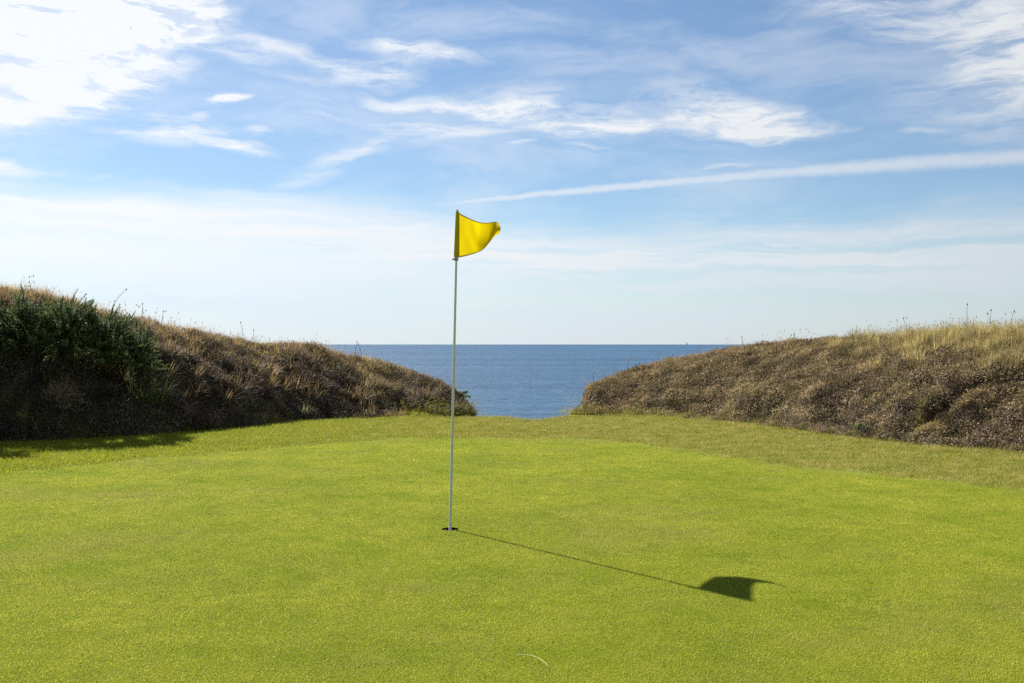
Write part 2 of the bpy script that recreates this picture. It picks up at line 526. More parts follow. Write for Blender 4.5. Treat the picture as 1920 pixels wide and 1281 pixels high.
# putting green: rings around the cup, so the hole is a real hole
NS = 240
th = np.linspace(0, 2 * math.pi, NS, endpoint=False)
bound = np.zeros(NS)
G = GREEN + GREEN[:1]
for k, t in enumerate(th):
    c, s_ = math.cos(t), math.sin(t); best = 99
    for (ax, ay), (bx, by) in zip(G[:-1], G[1:]):
        ax, ay, bx, by = ax - POLE[0], ay - POLE[1], bx - POLE[0], by - POLE[1]
        den = c * (by - ay) - s_ * (bx - ax)
        if abs(den) < 1e-9: continue
        r = (ax * (by - ay) - ay * (bx - ax)) / den
        q = (ax * s_ - ay * c) / -den if False else None
        # parameter along the edge
        ex, ey = bx - ax, by - ay
        u = ((r * c - ax) * ex + (r * s_ - ay) * ey) / (ex * ex + ey * ey)
        if r > 0 and -1e-6 <= u <= 1 + 1e-6: best = min(best, r)
    bound[k] = best
CUP_R = 0.054
fr = np.concatenate([[0, 0.0015, 0.006, 0.02], np.linspace(0.05, 1, 40)])
R = CUP_R + fr[:, None] * (bound - CUP_R)[None, :]
X = POLE[0] + R * np.cos(th); Y = POLE[1] + R * np.sin(th)
Z = ground_z(X, Y); Z[-1] -= 0.02
V = np.stack([X.ravel(), Y.ravel(), Z.ravel()], 1)
i, j = np.meshgrid(np.arange(NS), np.arange(len(fr) - 1))
Q = np.stack([j * NS + i, (j + 1) * NS + i, (j + 1) * NS + (i + 1) % NS, j * NS + (i + 1) % NS], -1).reshape(-1, 4)
link("putting_green", tri_mesh("putting_green", V, Q, smooth=True), M_green_base, kind="structure",
     label="closely mown putting green with the cup cut in it", category="putting green")

link("hill_left", grid_mesh("hill_left", -22, -0.2, 2.5, 26, 0.07, lambda x, y: left_z(x, y)[0], lambda x, y: left_z(x, y)[1]),
     M_bank, kind="structure", label="shaded left bank of rough grass and gorse", category="bank")
link("hill_right", grid_mesh("hill_right", 1.0, 22, 3.5, 26, 0.07, lambda x, y: right_z(x, y)[0], lambda x, y: right_z(x, y)[1]),
     M_bank, kind="structure", label="sunlit right bank of heath and dry grass", category="bank")

# sea
def build_sea():
    rr = np.concatenate([[0.0], np.geomspace(20, 9600, 60)])
    n = 128
    a = np.linspace(0, 2 * math.pi, n, endpoint=False)
    X = rr[:, None] * np.cos(a); Y = rr[:, None] * np.sin(a)
    V = np.stack([X.ravel(), Y.ravel(), np.zeros(X.size)], 1)
    i, j = np.meshgrid(np.arange(n), np.arange(len(rr) - 1))
    Q = np.stack([j * n + i, (j + 1) * n + i, (j + 1) * n + (i + 1) % n, j * n + (i + 1) % n], -1).reshape(-1, 4)
    m, T, out = new_mat("sea water")
    pos = T.node('ShaderNodeTexCoord').outputs['Object']
    p = T.node('ShaderNodeBsdfPrincipled')
    big = T.noise(T.mapping(pos, sc=(0.0015, 0.006, 1)), 1.0, 5, 0.62)
    mid = T.noise(T.mapping(pos, rot=(0, 0, 0.08), sc=(0.10, 0.055, 1)), 1.0, 6, 0.68)
    c = T.ramp(T.math('ADD', T.math('MULTIPLY', big, 0.6), T.math('MULTIPLY', mid, 0.4)),
               [(0.36, (0.016, 0.047, 0.098)), (0.64, (0.038, 0.089, 0.152))])
    T.put(p.inputs['Base Color'], c)
    p.inputs['Roughness'].default_value = 0.5
    p.inputs['IOR'].default_value = 1.33
    p.inputs['Specular IOR Level'].default_value = 0.11
    w1 = T.noise(T.mapping(pos, rot=(0, 0, 0.25), sc=(0.16, 0.42, 1)), 1.0, 6, 0.62, 0.3)
    w2 = T.noise(T.mapping(pos, rot=(0, 0, -0.3), sc=(0.035, 0.08, 1)), 1.0, 4, 0.55)
    h = T.math('ADD', w1, T.math('MULTIPLY', w2, 2.0))
    b = T.node('ShaderNodeBump'); b.inputs['Strength'].default_value = 1.0; b.inputs['Distance'].default_value = 1.6
    T.put(b.inputs['Height'], h)
    T.l.new(b.outputs[0], p.inputs['Normal'])
    # little whitecaps
    capn = T.noise(T.mapping(pos, loc=(40, 7, 0), rot=(0, 0, 0.1), sc=(0.22, 0.5, 1)), 1.0, 4, 0.6)
    cap = T.smooth(capn, 0.70, 0.76, 0, 0.7)
    foam = T.node('ShaderNodeBsdfDiffuse'); foam.inputs[0].default_value = (0.75, 0.8, 0.82, 1)
    mx = T.node('ShaderNodeMixShader')
    T.put(mx.inputs[0], cap)
    T.l.new(p.outputs[0], mx.inputs[1]); T.l.new(foam.outputs[0], mx.inputs[2])
    T.l.new(mx.outputs[0], out.inputs[0])
    o = link("sea", tri_mesh("sea", V, Q, smooth=True), m, kind="structure", label="calm blue open sea to the horizon", category="sea")
    o.location = (0, 0, SEA_Z)
build_sea()

# ------------------------------------------------------------------ blades and scattering
def blades(rng, pos, length, width, azim, tilt, bend, seg=2, rnd=None):
    n = len(pos)
    az = azim; side = np.stack([-np.sin(az), np.cos(az), np.zeros(n)], 1)
    fwd = np.stack([np.cos(az), np.sin(az), np.zeros(n)], 1)
    p = pos.copy(); rows = []
    for k in range(seg + 1):
        w = width * (1 - (k / seg) ** 1.6) * 0.5
        if k < seg:
            rows += [p - side * w[:, None], p + side * w[:, None]]
        else:
            rows += [p.copy()]
        ang = tilt + bend * (k + 0.5) / seg
        st = length / seg
        p = p + fwd * (np.sin(ang) * st)[:, None]
        p[:, 2] += np.cos(ang) * st
    V = np.stack(rows, 1)                      # n, 2*seg+1, 3
    m = 2 * seg + 1
    tr = []
    for k in range(seg - 1):
        b = 2 * k
        tr += [(b, b + 1, b + 3), (b, b + 3, b + 2)]
    b = 2 * (seg - 1)
    tr += [(b, b + 1, b + 2)]
    T = (np.arange(n)[:, None, None] * m + np.array(tr)[None]).reshape(-1, 3)
    r = rng.random(n) if rnd is None else rnd
    return V.reshape(-1, 3), T, np.repeat(r, m)

def join(parts):
    Vs, Ts, Rs = [], [], []; o = 0
    for V, T, R_ in parts:
        Vs.append(V); Ts.append(T + o); Rs.append(R_); o += len(V)
    return np.concatenate(Vs), np.concatenate(Ts), np.concatenate(Rs)

def proto(name, parts, mat):
    V, T, R_ = join(parts)
    me = tri_mesh(name, V, T, {'rnd': R_})
    me.materials.append(mat)
    return bpy.data.objects.new(name, me)     # source shape for the scattered cover, not placed in the scene

def scatter(name, P, Q, sc, idx, protos, **props):
    me = bpy.data.meshes.new(name)
    n = len(P)
    me.vertices.add(n); me.vertices.foreach_set('co', np.asarray(P, np.float32).ravel())
    for an, ty, fld, v in (('rot', 'FLOAT_VECTOR', 'vector', Q), ('scl', 'FLOAT', 'value', sc), ('idx', 'INT', 'value', idx)):
        a = me.attributes.new(an, ty, 'POINT')
        a.data.foreach_set(fld, np.asarray(v, np.int32 if ty == 'INT' else np.float32).ravel())
    o = link(name, me, None, kind="stuff", **props)
    ng = bpy.data.node_groups.new(name, 'GeometryNodeTree')
    ng.interface.new_socket('Geometry', in_out='INPUT', socket_type='NodeSocketGeometry')
    ng.interface.new_socket('Geometry', in_out='OUTPUT', socket_type='NodeSocketGeometry')
    gi = ng.nodes.new('NodeGroupInput'); go = ng.nodes.new('NodeGroupOutput')
    ip = ng.nodes.new('GeometryNodeInstanceOnPoints')
    jn = ng.nodes.new('GeometryNodeJoinGeometry')
    for p in reversed(protos):
        oi = ng.nodes.new('GeometryNodeObjectInfo'); oi.inputs['Object'].default_value = p
        oi.inputs['As Instance'].default_value = True
        ng.links.new(oi.outputs['Geometry'], jn.inputs[0])
    def attr(nm, dt):
        a = ng.nodes.new('GeometryNodeInputNamedAttribute'); a.data_type = dt
        a.inputs['Name'].default_value = nm
        return [s for s in a.outputs if s.enabled and s.name == 'Attribute'][0]
    er = ng.nodes.new('FunctionNodeEulerToRotation')
    ng.links.new(attr('rot', 'FLOAT_VECTOR'), er.inputs[0])
    ng.links.new(gi.outputs[0], ip.inputs['Points'])
    ng.links.new(jn.outputs[0], ip.inputs['Instance'])
    ip.inputs['Pick Instance'].default_value = True
    ng.links.new(attr('idx', 'INT'), ip.inputs['Instance Index'])
    ng.links.new(er.outputs[0], ip.inputs['Rotation'])
    ng.links.new(attr('scl', 'FLOAT'), ip.inputs['Scale'])
    ng.links.new(ip.outputs[0], go.inputs[0])
    md = o.modifiers.new('scatter', 'NODES'); md.node_group = ng
    return o

def jgrid(rng, x0, x1, y0, y1, st, jit=0.5):
    xs = np.arange(x0, x1, st); ys = np.arange(y0, y1, st)
    X, Y = np.meshgrid(xs, ys)
    X = X.ravel() + rng.uniform(-jit, jit, X.size) * st
    Y = Y.ravel() + rng.uniform(-jit, jit, Y.size) * st
    return X, Y

def in_view(X, Y, m=380):
    px = pxcol(X, Y)
    return (Y > 1.5) & (px > -m) & (px < 1920 + m)

def tilt_euler(rng, fn, X, Y, amount=1.0):
    e = 0.06
    zx = (fn(X + e, Y) - fn(X - e, Y)) / (2 * e)
    zy = (fn(X, Y + e) - fn(X, Y - e)) / (2 * e)
    out = np.zeros((len(X), 3))
    spin = rng.uniform(0, 2 * math.pi, len(X))
    for k in range(len(X)):
        n = Vector((-zx[k] * amount, -zy[k] * amount, 1)).normalized()
        q = Vector((0, 0, 1)).rotation_difference(n) @ Quaternion((0, 0, 1), spin[k])
        out[k] = q.to_euler()
    return out

def disc(rng, n, R, p=0.62):
    r = R * rng.random(n) ** p; t = rng.uniform(0, 2 * math.pi, n)
    return np.stack([r * np.cos(t), r * np.sin(t), np.zeros(n)], 1)

# --- turf colours
def mown_tint(T, pos, col):
    # long soft mottling of leaner, browner turf
    n = T.noise(T.mapping(pos, loc=(2, 9, 0), sc=(0.55, 0.9, 1)), 1.0, 4, 0.6)
    col = T.mix(T.smooth(n, 0.50, 0.68, 0, 0.6), col, (0.31, 0.285, 0.10))
    n = T.noise(T.mapping(pos, loc=(1, 5, 0)), 7.0, 5, 0.68)
    col = T.mix(1.0, col, T.ramp(n, [(0.3, (0.74, 0.78, 0.8)), (0.5, (1, 1, 1)), (0.7, (1.22, 1.18, 1.2))]), 'MULTIPLY')
    n = T.noise(T.mapping(pos, loc=(7, 1, 0), sc=(1.6, 2.4, 1)), 1.0, 3, 0.6)
    return T.mix(T.smooth(n, 0.52, 0.72, 0, 0.6), col, (0.15, 0.255, 0.010))

M_green = blade_mat("mown turf blades", [(0.0, (0.125, 0.155, 0.010)), (0.45, (0.285, 0.332, 0.036)), (0.8, (0.43, 0.44, 0.10)), (1.0, (0.58, 0.54, 0.26))],
                    [(0.34, (0.19, 0.255, 0.018)), (0.66, (0.43, 0.435, 0.048))], 0.9, 0.5, 0.5, 0.08, tint=mown_tint)
def fringe_tint(T, pos, col):
    sx = T.node('ShaderNodeSeparateXYZ'); T.put(sx.inputs[0], pos)
    n = T.noise(pos, 0.9, 3, 0.6)
    side = T.math('ADD', sx.outputs[0], T.math('MULTIPLY', T.math('SUBTRACT', n, 0.5), 3.0))
    return T.mix(T.smooth(side, -5.0, 1.0, 0, 0.9), col, T.ramp(T.noise(pos, 4.0, 4, 0.65), [(0.3, (0.15, 0.18, 0.028)), (0.5, (0.28, 0.265, 0.07)), (0.72, (0.42, 0.34, 0.15))]))
M_fringe = blade_mat("fringe grass blades", [(0.0, (0.10, 0.135, 0.010)), (0.5, (0.24, 0.285, 0.020)), (0.85, (0.36, 0.36, 0.05)), (1.0, (0.52, 0.46, 0.20))],
                     [(0.35, (0.17, 0.225, 0.012)), (0.65, (0.33, 0.32, 0.03))], 1.5, 0.4, 0.45, 0.04, tint=fringe_tint)

def turf_blades(rng, pos):
    n = len(pos)
    return blades(rng, pos, rng.uniform(0.005, 0.012, n), rng.uniform(0.0014, 0.0026, n), rng.uniform(0, 2 * math.pi, n),
                  np.radians(rng.uniform(15, 72, n)), np.zeros(n), 1)

protos = [proto("turf", [turf_blades(RNG, disc(RNG, 1000, 0.2))], M_green) for _ in range(6)]
X, Y = jgrid(RNG, -9, 9, 2.2, 12.2, 0.16)
de = seg_dist(X, Y, GREEN + GREEN[:1])
k = in_poly(X, Y, GREEN) & (de > 0.03) & in_view(X, Y) & (np.hypot(X - POLE[0], Y - POLE[1]) > 0.29)
X, Y = X[k], Y[k]; n = len(X)
P = np.stack([X, Y, ground_z(X, Y)], 1)
Q = np.zeros((n, 3)); Q[:, 2] = RNG.uniform(0, 6.28, n)
scatter("mown_grass", P, Q, np.ones(n), RNG.integers(0, 6, n), protos,
        label="short mown grass of the putting green", category="grass")
# turf right around the cup, blade by blade so none hangs over the hole
p = np.stack([RNG.uniform(-0.5, 0.5, 24000), RNG.uniform(-0.5, 0.5, 24000), np.zeros(24000)], 1)
r = np.hypot(p[:, 0], p[:, 1]); p = p[(r > CUP_R + 0.004) & (r < 0.5 - 0.3 * RNG.random(len(r)))]
V, T_, R_ = turf_blades(RNG, p)
o = link("mown_grass", tri_mesh("mown_grass", V, T_, {'rnd': R_}), M_green, kind="stuff",
         label="short mown grass ringing the cup", category="grass")
o.location = (POLE[0], POLE[1], 0)

# --- fringe
def fringe_patch(rng):
    n = 330; p = disc(rng, n, 0.2)
    return blades(rng, p, rng.uniform(0.018, 0.045, n), rng.uniform(0.0025, 0.0045, n), rng.uniform(0, 6.28, n),
                  np.radians(rng.uniform(5, 50, n)), np.radians(rng.uniform(0, 50, n)), 2)
protos = [proto("fringe", [fringe_patch(RNG)], M_fringe) for _ in range(6)]
X, Y = jgrid(RNG, -12, 11, 6, 16.4, 0.15)
de = seg_dist(X, Y, GREEN + GREEN[:1])
inl = in_poly(X, Y, L_POLY); inr = in_poly(X, Y, R_POLY)
dl = seg_dist(X, Y, L_TOE); dr = seg_dist(X, Y, R_TOE)
tall = 1 + 0.9 * (1 - sstep(np.minimum(dl, dr), 0.0, 0.5)) * RNG.random(len(X))
k = (~in_poly(X, Y, GREEN) & (de > 0.06) | (de < 0.06) & (RNG.random(len(X)) < 0.5)) & (~inl | (dl < 0.1 + np.interp(pxcol(X, Y), [520, 700], [0, 0.45]) * RNG.random(len(X)))) & (~inr | (dr < 0.3 + 1.1 * RNG.random(len(X)) ** 2)) & in_view(X, Y)
X, Y = X[k], Y[k]; n = len(X)
P = np.stack([X, Y, np.maximum(ground_z(X, Y), np.maximum(left_z(X, Y)[0], right_z(X, Y)[0])) - 0.002], 1)
Q = tilt_euler(RNG, lambda a, b: np.maximum(ground_z(a, b), np.maximum(left_z(a, b)[0], right_z(a, b)[0])), X, Y)
scatter("fringe_grass", P, Q, RNG.uniform(0.75, 1.15, n) * tall[k], RNG.integers(0, 6, n), protos,
        label="longer grass of the collar between the putting green and the banks", category="grass")

# --- bank cover
M_dry = blade_mat("dry bank grass", [(0.0, (0.14, 0.09, 0.045)), (0.4, (0.30, 0.20, 0.10)), (0.75, (0.46, 0.33, 0.19)), (1.0, (0.62, 0.50, 0.33))],
                  [(0.3, (0.27, 0.165, 0.11)), (0.5, (0.42, 0.30, 0.18)), (0.7, (0.22, 0.20, 0.06))], 1.1, 0.5, 0.4, 0.08, inst=0.35)
M_blond = blade_mat("blond tall grass", [(0.0, (0.12, 0.11, 0.03)), (0.35, (0.31, 0.25, 0.11)), (0.7, (0.58, 0.46, 0.25)), (1.0, (0.78, 0.66, 0.43))],
                    [(0.3, (0.13, 0.13, 0.04)), (0.45, (0.24, 0.20, 0.08)), (0.6, (0.34, 0.26, 0.12)), (0.72, (0.36, 0.21, 0.10))], 2.2, 0.4, 0.38, 0.08, inst=0.4)
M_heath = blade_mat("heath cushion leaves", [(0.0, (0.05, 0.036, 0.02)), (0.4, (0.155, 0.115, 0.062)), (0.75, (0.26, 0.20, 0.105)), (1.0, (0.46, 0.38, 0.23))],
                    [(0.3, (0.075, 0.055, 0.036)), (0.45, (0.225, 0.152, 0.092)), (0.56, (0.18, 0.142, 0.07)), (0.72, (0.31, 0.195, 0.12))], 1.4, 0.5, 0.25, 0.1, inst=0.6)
M_heather_shade = blade_mat("heather sprigs darkened as shade", [(0.0, (0.028, 0.02, 0.017)), (0.4, (0.085, 0.06, 0.048)), (0.75, (0.15, 0.11, 0.085)), (1.0, (0.36, 0.29, 0.22))],
                      [(0.3, (0.04, 0.028, 0.026)), (0.48, (0.11, 0.078, 0.06)), (0.6, (0.07, 0.075, 0.03)), (0.72, (0.15, 0.10, 0.075))], 1.6, 0.5, 0.25, 0.1, inst=0.65)  # purple-brown heather hue, darkened further so the colour carries the bank's shade
M_moss = blade_mat("low green leaves", [(0.0, (0.045, 0.06, 0.012)), (0.5, (0.13, 0.14, 0.03)), (0.85, (0.22, 0.20, 0.06)), (1.0, (0.34, 0.30, 0.14))],
                   [(0.35, (0.09, 0.11, 0.022)), (0.65, (0.20, 0.16, 0.05))], 2.0, 0.4, 0.35, 0.1, inst=0.5)

def tuft(rng, n, R, l0, l1, w0, w1, t1=40, b1=70, seg=3):
    p = disc(rng, n, R, 0.5)
    az = np.arctan2(p[:, 1], p[:, 0]) + rng.normal(0, 0.9, n)
    return blades(rng, p, rng.uniform(l0, l1, n), rng.uniform(w0, w1, n), az,
                  np.radians(rng.uniform(0, t1, n)), np.radians(rng.uniform(0, b1, n)), seg)

def cushion(rng, n, R, h, l0, l1, w0, w1):
    """a low dome of small leafy sprigs"""
    u = rng.random(n); th = rng.uniform(0, 6.28, n)
    r = R * np.sqrt(u)
    z = h * np.sqrt(np.clip(1 - u, 0, 1)) * rng.uniform(0.35, 1.1, n)
    p = np.stack([r * np.cos(th), r * np.sin(th), z], 1)
    return blades(rng, p, rng.uniform(l0, l1, n), rng.uniform(w0, w1, n), rng.uniform(0, 6.28, n),
                  np.radians(rng.uniform(0, 110, n)), np.radians(rng.uniform(-20, 40, n)), 2)

def stalks(rng, n, R, l0, l1):
    """thin flowering stems with small dark heads"""
    p = disc(rng, n, R, 0.5)
    az = rng.uniform(0, 6.28, n); ln = rng.uniform(l0, l1, n)
    tl = np.radians(rng.uniform(0, 18, n)); bd = np.radians(rng.uniform(0, 25, n))
    V, T, R_ = blades(rng, p, ln, np.full(n, 0.004), az, tl, bd, 3, rng.uniform(0.3, 0.8, n))
    tips = V.reshape(n, 7, 3)[:, 6] - np.array([0, 0, 0.012])
    hs = []
    for a in (0, 1.57):
        hs.append(blades(rng, tips, rng.uniform(0.018, 0.04, n), rng.uniform(0.008, 0.014, n), az + a, tl + bd, np.zeros(n), 2, rng.uniform(0, 0.35, n)))
    return join([(V, T, R_)] + hs)

dry_p = [proto("dry_tuft", [tuft(RNG, 46, 0.07, 0.07, 0.20, 0.003, 0.006)], M_dry) for _ in range(5)]
heath_p = [proto("heath_tuft", [cushion(RNG, 230, 0.15, 0.085, 0.014, 0.042, 0.005, 0.012), tuft(RNG, 26, 0.10, 0.05, 0.14, 0.002, 0.005)], M_heath) for _ in range(6)]
heather_shade_p = [proto("heather_shade_tuft", [cushion(RNG, 200, 0.15, 0.09, 0.014, 0.045, 0.005, 0.012), tuft(RNG, 26, 0.10, 0.06, 0.16, 0.002, 0.005)], M_heather_shade) for _ in range(5)]
long_p = [proto("long_tuft", [tuft(RNG, 34, 0.05, 0.18, 0.36, 0.003, 0.006, 35, 95, 4)], M_dry) for _ in range(4)]
moss_p = [proto("moss_tuft", [cushion(RNG, 200, 0.13, 0.04, 0.012, 0.035, 0.006, 0.013), tuft(RNG, 20, 0.10, 0.03, 0.07, 0.003, 0.005)], M_moss) for _ in range(4)]
blond_p = [proto("blond_tuft", [tuft(RNG, 60, 0.09, 0.14, 0.36, 0.003, 0.006, 25, 50), stalks(RNG, 2, 0.08, 0.22, 0.38)], M_blond) for _ in range(5)]
stalk_p = [proto("stalk_tuft", [stalks(RNG, 5, 0.16, 0.16, 0.34)], M_dry) for _ in range(4)]

def cover(name, fn, poly, toe, box, step, prob, protos, s0, s1, label, amount=0.6, seed=0, sink=0.01):
    rng = np.random.default_rng(seed + 100)
    X, Y = jgrid(rng, *box, step)
    Z, ins, d = fn(X, Y)
    px = pxcol(X, Y)
    py = HOR - (Z - EYE) / np.maximum(Y, 1) * F
    k = ins & in_view(X, Y, 420) & (rng.random(len(X)) < prob(px, py, d, X, Y)) & (Y < 21.5)
    X, Y, Z = X[k], Y[k], Z[k]; n = len(X)
    Q = tilt_euler(rng, lambda a, b: fn(a, b)[0], X, Y, amount)
    scatter(name, np.stack([X, Y, Z - sink], 1), Q, rng.uniform(s0, s1, n), rng.integers(0, len(protos), n), protos, label=label, category="vegetation")

LB = (-13, -0.4, 6.5, 21.5); RB = (1.0, 12, 5.5, 21.5)
wL = lambda px: np.interp(px, L_W[:, 0], L_W[:, 1])
wR = lambda px: np.interp(px, R_W[:, 0], R_W[:, 1])
# left bank
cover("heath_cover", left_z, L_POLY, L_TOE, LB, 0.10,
      lambda px, py, d, X, Y: (0.95 - 0.55 * sstep(d / wL(px), 0.4, 0.8) * (px < 700)) * (1 - (1 - sstep(d, -0.2, 0.4)) * sstep(px, 560, 720)), heather_shade_p, 0.6, 1.4,
      "dark brown heath cover, shade put into its colour, on the face of the left bank", seed=1)
cover("dry_grass", left_z, L_POLY, L_TOE, LB, 0.085,
      lambda px, py, d, X, Y: (0.12 + 0.8 * sstep(d / wL(px) + 0.5 * fbm(X, Y, 1.2, 2, 3), 0.3, 0.7)) * np.where(px > 760, 0.5, 1), dry_p, 0.6, 1.15,
      "tan dry grass along the top of the left bank", seed=2)
cover("leafy_cover", left_z, L_POLY, L_TOE, LB, 0.12,
      lambda px, py, d, X, Y: 0.85 * (1 - sstep(d, 0.05, 0.3 + 0.4 * (px > 560))) + 0.6 * sstep(fbm(X, Y, 1.0, 2, 8), 0.18, 0.4) + 0.4 * sstep(px, 760, 840), moss_p, 0.6, 1.2,
      "low green plants at the foot of the left bank", seed=3)
cover("seed_stalks", left_z, L_POLY, L_TOE, LB, 0.22,
      lambda px, py, d, X, Y: 0.5 * sstep(d / wL(px), 0.7, 1.0) * (1 - sstep(px, 640, 800)), stalk_p, 0.6, 1.1,
      "thin flowering stalks along the crest of the left bank", 0.2, seed=4)
cover("bent_grass", left_z, L_POLY, L_TOE, LB, 0.2,
      lambda px, py, d, X, Y: 0.75 * sstep(fbm(X, Y, 0.9, 2, 52), -0.1, 0.25) * sstep(d, 0.1, 0.4), long_p, 0.6, 1.2,
      "long bent grass hanging on the left bank", 0.8, seed=14)
cover("bent_grass", right_z, R_POLY, R_TOE, RB, 0.2,
      lambda px, py, d, X, Y: 0.55 * sstep(fbm(X, Y, 0.9, 2, 57), 0.0, 0.3) * sstep(d, 0.3, 0.8), long_p, 0.4, 0.8,
      "long bent grass lying on the right bank", 0.8, seed=15)
# right bank
cover("heath_cover", right_z, R_POLY, R_TOE, RB, 0.095,
      lambda px, py, d, X, Y: (1 - 0.9 * hollow(X, Y)) * (1 - 0.75 * sstep(fbm(X, Y, 1.1, 3, 91), 0.16, 0.34)) * 0.97 * sstep(d, -0.25, 0.55) - 0.75 * sstep(px, 1600, 1760) * sstep(d / wR(px), 0.62, 0.85), heath_p, 0.55, 1.3,
      "brown heath cover on the face of the right bank", seed=5)
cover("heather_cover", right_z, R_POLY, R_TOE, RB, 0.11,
      lambda px, py, d, X, Y: 0.8 * sstep(px, 1420, 1650) * (1 - sstep(d / wR(px) + 0.3 * fbm(X, Y, 1.2, 2, 71), 0.3, 0.6)), heather_shade_p, 0.6, 1.2,
      "heather with shade put into its colour on the lower right bank", seed=16)
cover("dry_grass", right_z, R_POLY, R_TOE, RB, 0.09,
      lambda px, py, d, X, Y: 0.08 + 0.55 * sstep(d / wR(px) + 0.7 * fbm(X, Y, 1.0, 2, 13), 0.45, 0.95), dry_p, 0.45, 0.85,
      "tan dry grass along the top of the right bank", seed=6)
cover("blond_grass", right_z, R_POLY, R_TOE, RB, 0.085,
      lambda px, py, d, X, Y: 0.95 * sstep(px + 120 * fbm(X, Y, 1.5, 2, 4), 1560, 1780) * sstep(d / wR(px) + 0.35 * fbm(X, Y, 1.6, 3, 6), 0.42, 0.78) * (0.45 + 0.55 * sstep(fbm(X, Y, 2.2, 2, 44), -0.2, 0.15)), blond_p, 0.45, 0.95,
      "tall blond grass on the crest of the right bank", 0.3, seed=7)
cover("leafy_cover", right_z, R_POLY, R_TOE, RB, 0.11,
      lambda px, py, d, X, Y: 0.9 * (1 - sstep(d, 0.05, 0.7 + 0.8 * (px < 1500))) * (1 - 0.9 * hollow(X, Y)) + 0.7 * sstep(fbm(X, Y, 0.9, 2, 21), 0.15, 0.4), moss_p, 0.5, 1.05,
      "low green plants at the foot of the right bank", seed=8)
cover("seed_stalks", right_z, R_POLY, R_TOE, RB, 0.25,
      lambda px, py, d, X, Y: 0.45 * sstep(d / wR(px), 0.7, 1.0) + 0.6 * (1 - sstep(px, 1100, 1180)), stalk_p, 0.5, 1.0,
      "thin flowering stalks along the crest of the right bank", 0.2, seed=9)

# stray tufts and low plants where the banks run out into the fringe
def strays(name, protos, step, amp, s0, s1, label, seed):
    rng = np.random.default_rng(seed)
    X, Y = jgrid(rng, -7, 9, 7.5, 16.2, step)
    px = pxcol(X, Y)
    dl_ = seg_dist(X, Y, L_TOE); dr_ = seg_dist(X, Y, R_TOE)
    out_ = ~in_poly(X, Y, L_POLY) & ~in_poly(X, Y, R_POLY) & ~in_poly(X, Y, GREEN)
    pr = np.maximum((1 - sstep(dl_, 0.0, 0.45)) * sstep(px, 380, 640), (1 - sstep(dr_, 0.0, 0.75)))
    pr = np.maximum(pr, 0.5 * (1 - sstep(np.abs(Y - LIP_Y), 0.0, 0.9)) * (np.abs(X - 0.3) < 1.5))
    nz = sstep(fbm(X, Y, 1.8, 2, seed), -0.15, 0.3)
    k = out_ & in_view(X, Y) & (rng.random(len(X)) < amp * pr * nz)
    X, Y = X[k], Y[k]; n = len(X)
    Q = np.zeros((n, 3)); Q[:, 2] = rng.uniform(0, 6.28, n)
    scatter(name, np.stack([X, Y, ground_z(X, Y) - 0.01], 1), Q, rng.uniform(s0, s1, n), rng.integers(0, len(protos), n), protos, label=label, category="vegetation")
strays("dry_grass", dry_p, 0.09, 0.6, 0.2, 0.5, "stray dry tufts in the fringe at the foot of the banks", 401)
strays("leafy_cover", moss_p, 0.12, 0.8, 0.25, 0.6, "stray low plants in the fringe at the foot of the banks", 402)
strays("heath_cover", heath_p, 0.14, 0.45, 0.2, 0.5, "stray heath sprigs in the fringe at the foot of the banks", 403)

# ------------------------------------------------------------------ shrubs and single plants
def at_z(fn, x, y):
    return float(fn(np.array([x]), np.array([y]))[0][0])

def tube(pts, rads, n=8, cap=True):
    pts = [Vector(p) for p in pts]; V = []; Fq = []
    for k, p in enumerate(pts):
        d = (pts[min(k + 1, len(pts) - 1)] - pts[max(k - 1, 0)]).normalized()
        q = Vector((0, 0, 1)).rotation_difference(d)
        for s in range(n):
            a = 2 * math.pi * s / n
            V.append(tuple(p + q @ Vector((math.cos(a) * rads[k], math.sin(a) * rads[k], 0))))
    for k in range(len(pts) - 1):
        for s in range(n):
            a, b = k * n + s, k * n + (s + 1) % n
            Fq.append((a, b, b + n, a + n))
    if cap:
        Fq.append(tuple(range(n - 1, -1, -1))); Fq.append(tuple((len(pts) - 1) * n + s for s in range(n)))
    return V, Fq

def poly_mesh(name, parts, smooth=True):
    V, Fs = [], []
    for v, f in parts:
        o = len(V); V += list(v); Fs += [tuple(i + o for i in q) for q in f]
    me = bpy.data.meshes.new(name); me.from_pydata(V, [], Fs); me.update()
    me.polygons.foreach_set('use_smooth', [smooth] * len(me.polygons))
    return me

M_gorse = blade_mat("gorse spines", [(0.0, (0.03, 0.05, 0.02)), (0.4, (0.085, 0.125, 0.045)), (0.75, (0.19, 0.24, 0.11)), (1.0, (0.33, 0.37, 0.21))],
                    [(0.35, (0.035, 0.06, 0.022)), (0.65, (0.10, 0.13, 0.05))], 3.0, 0.25, 0.38, 0.06, rough=0.55)
M_wood = surf_mat("brown stems", [(0.3, (0.05, 0.035, 0.022)), (0.7, (0.11, 0.08, 0.05))], 20, bump=0.4, bscale=80)

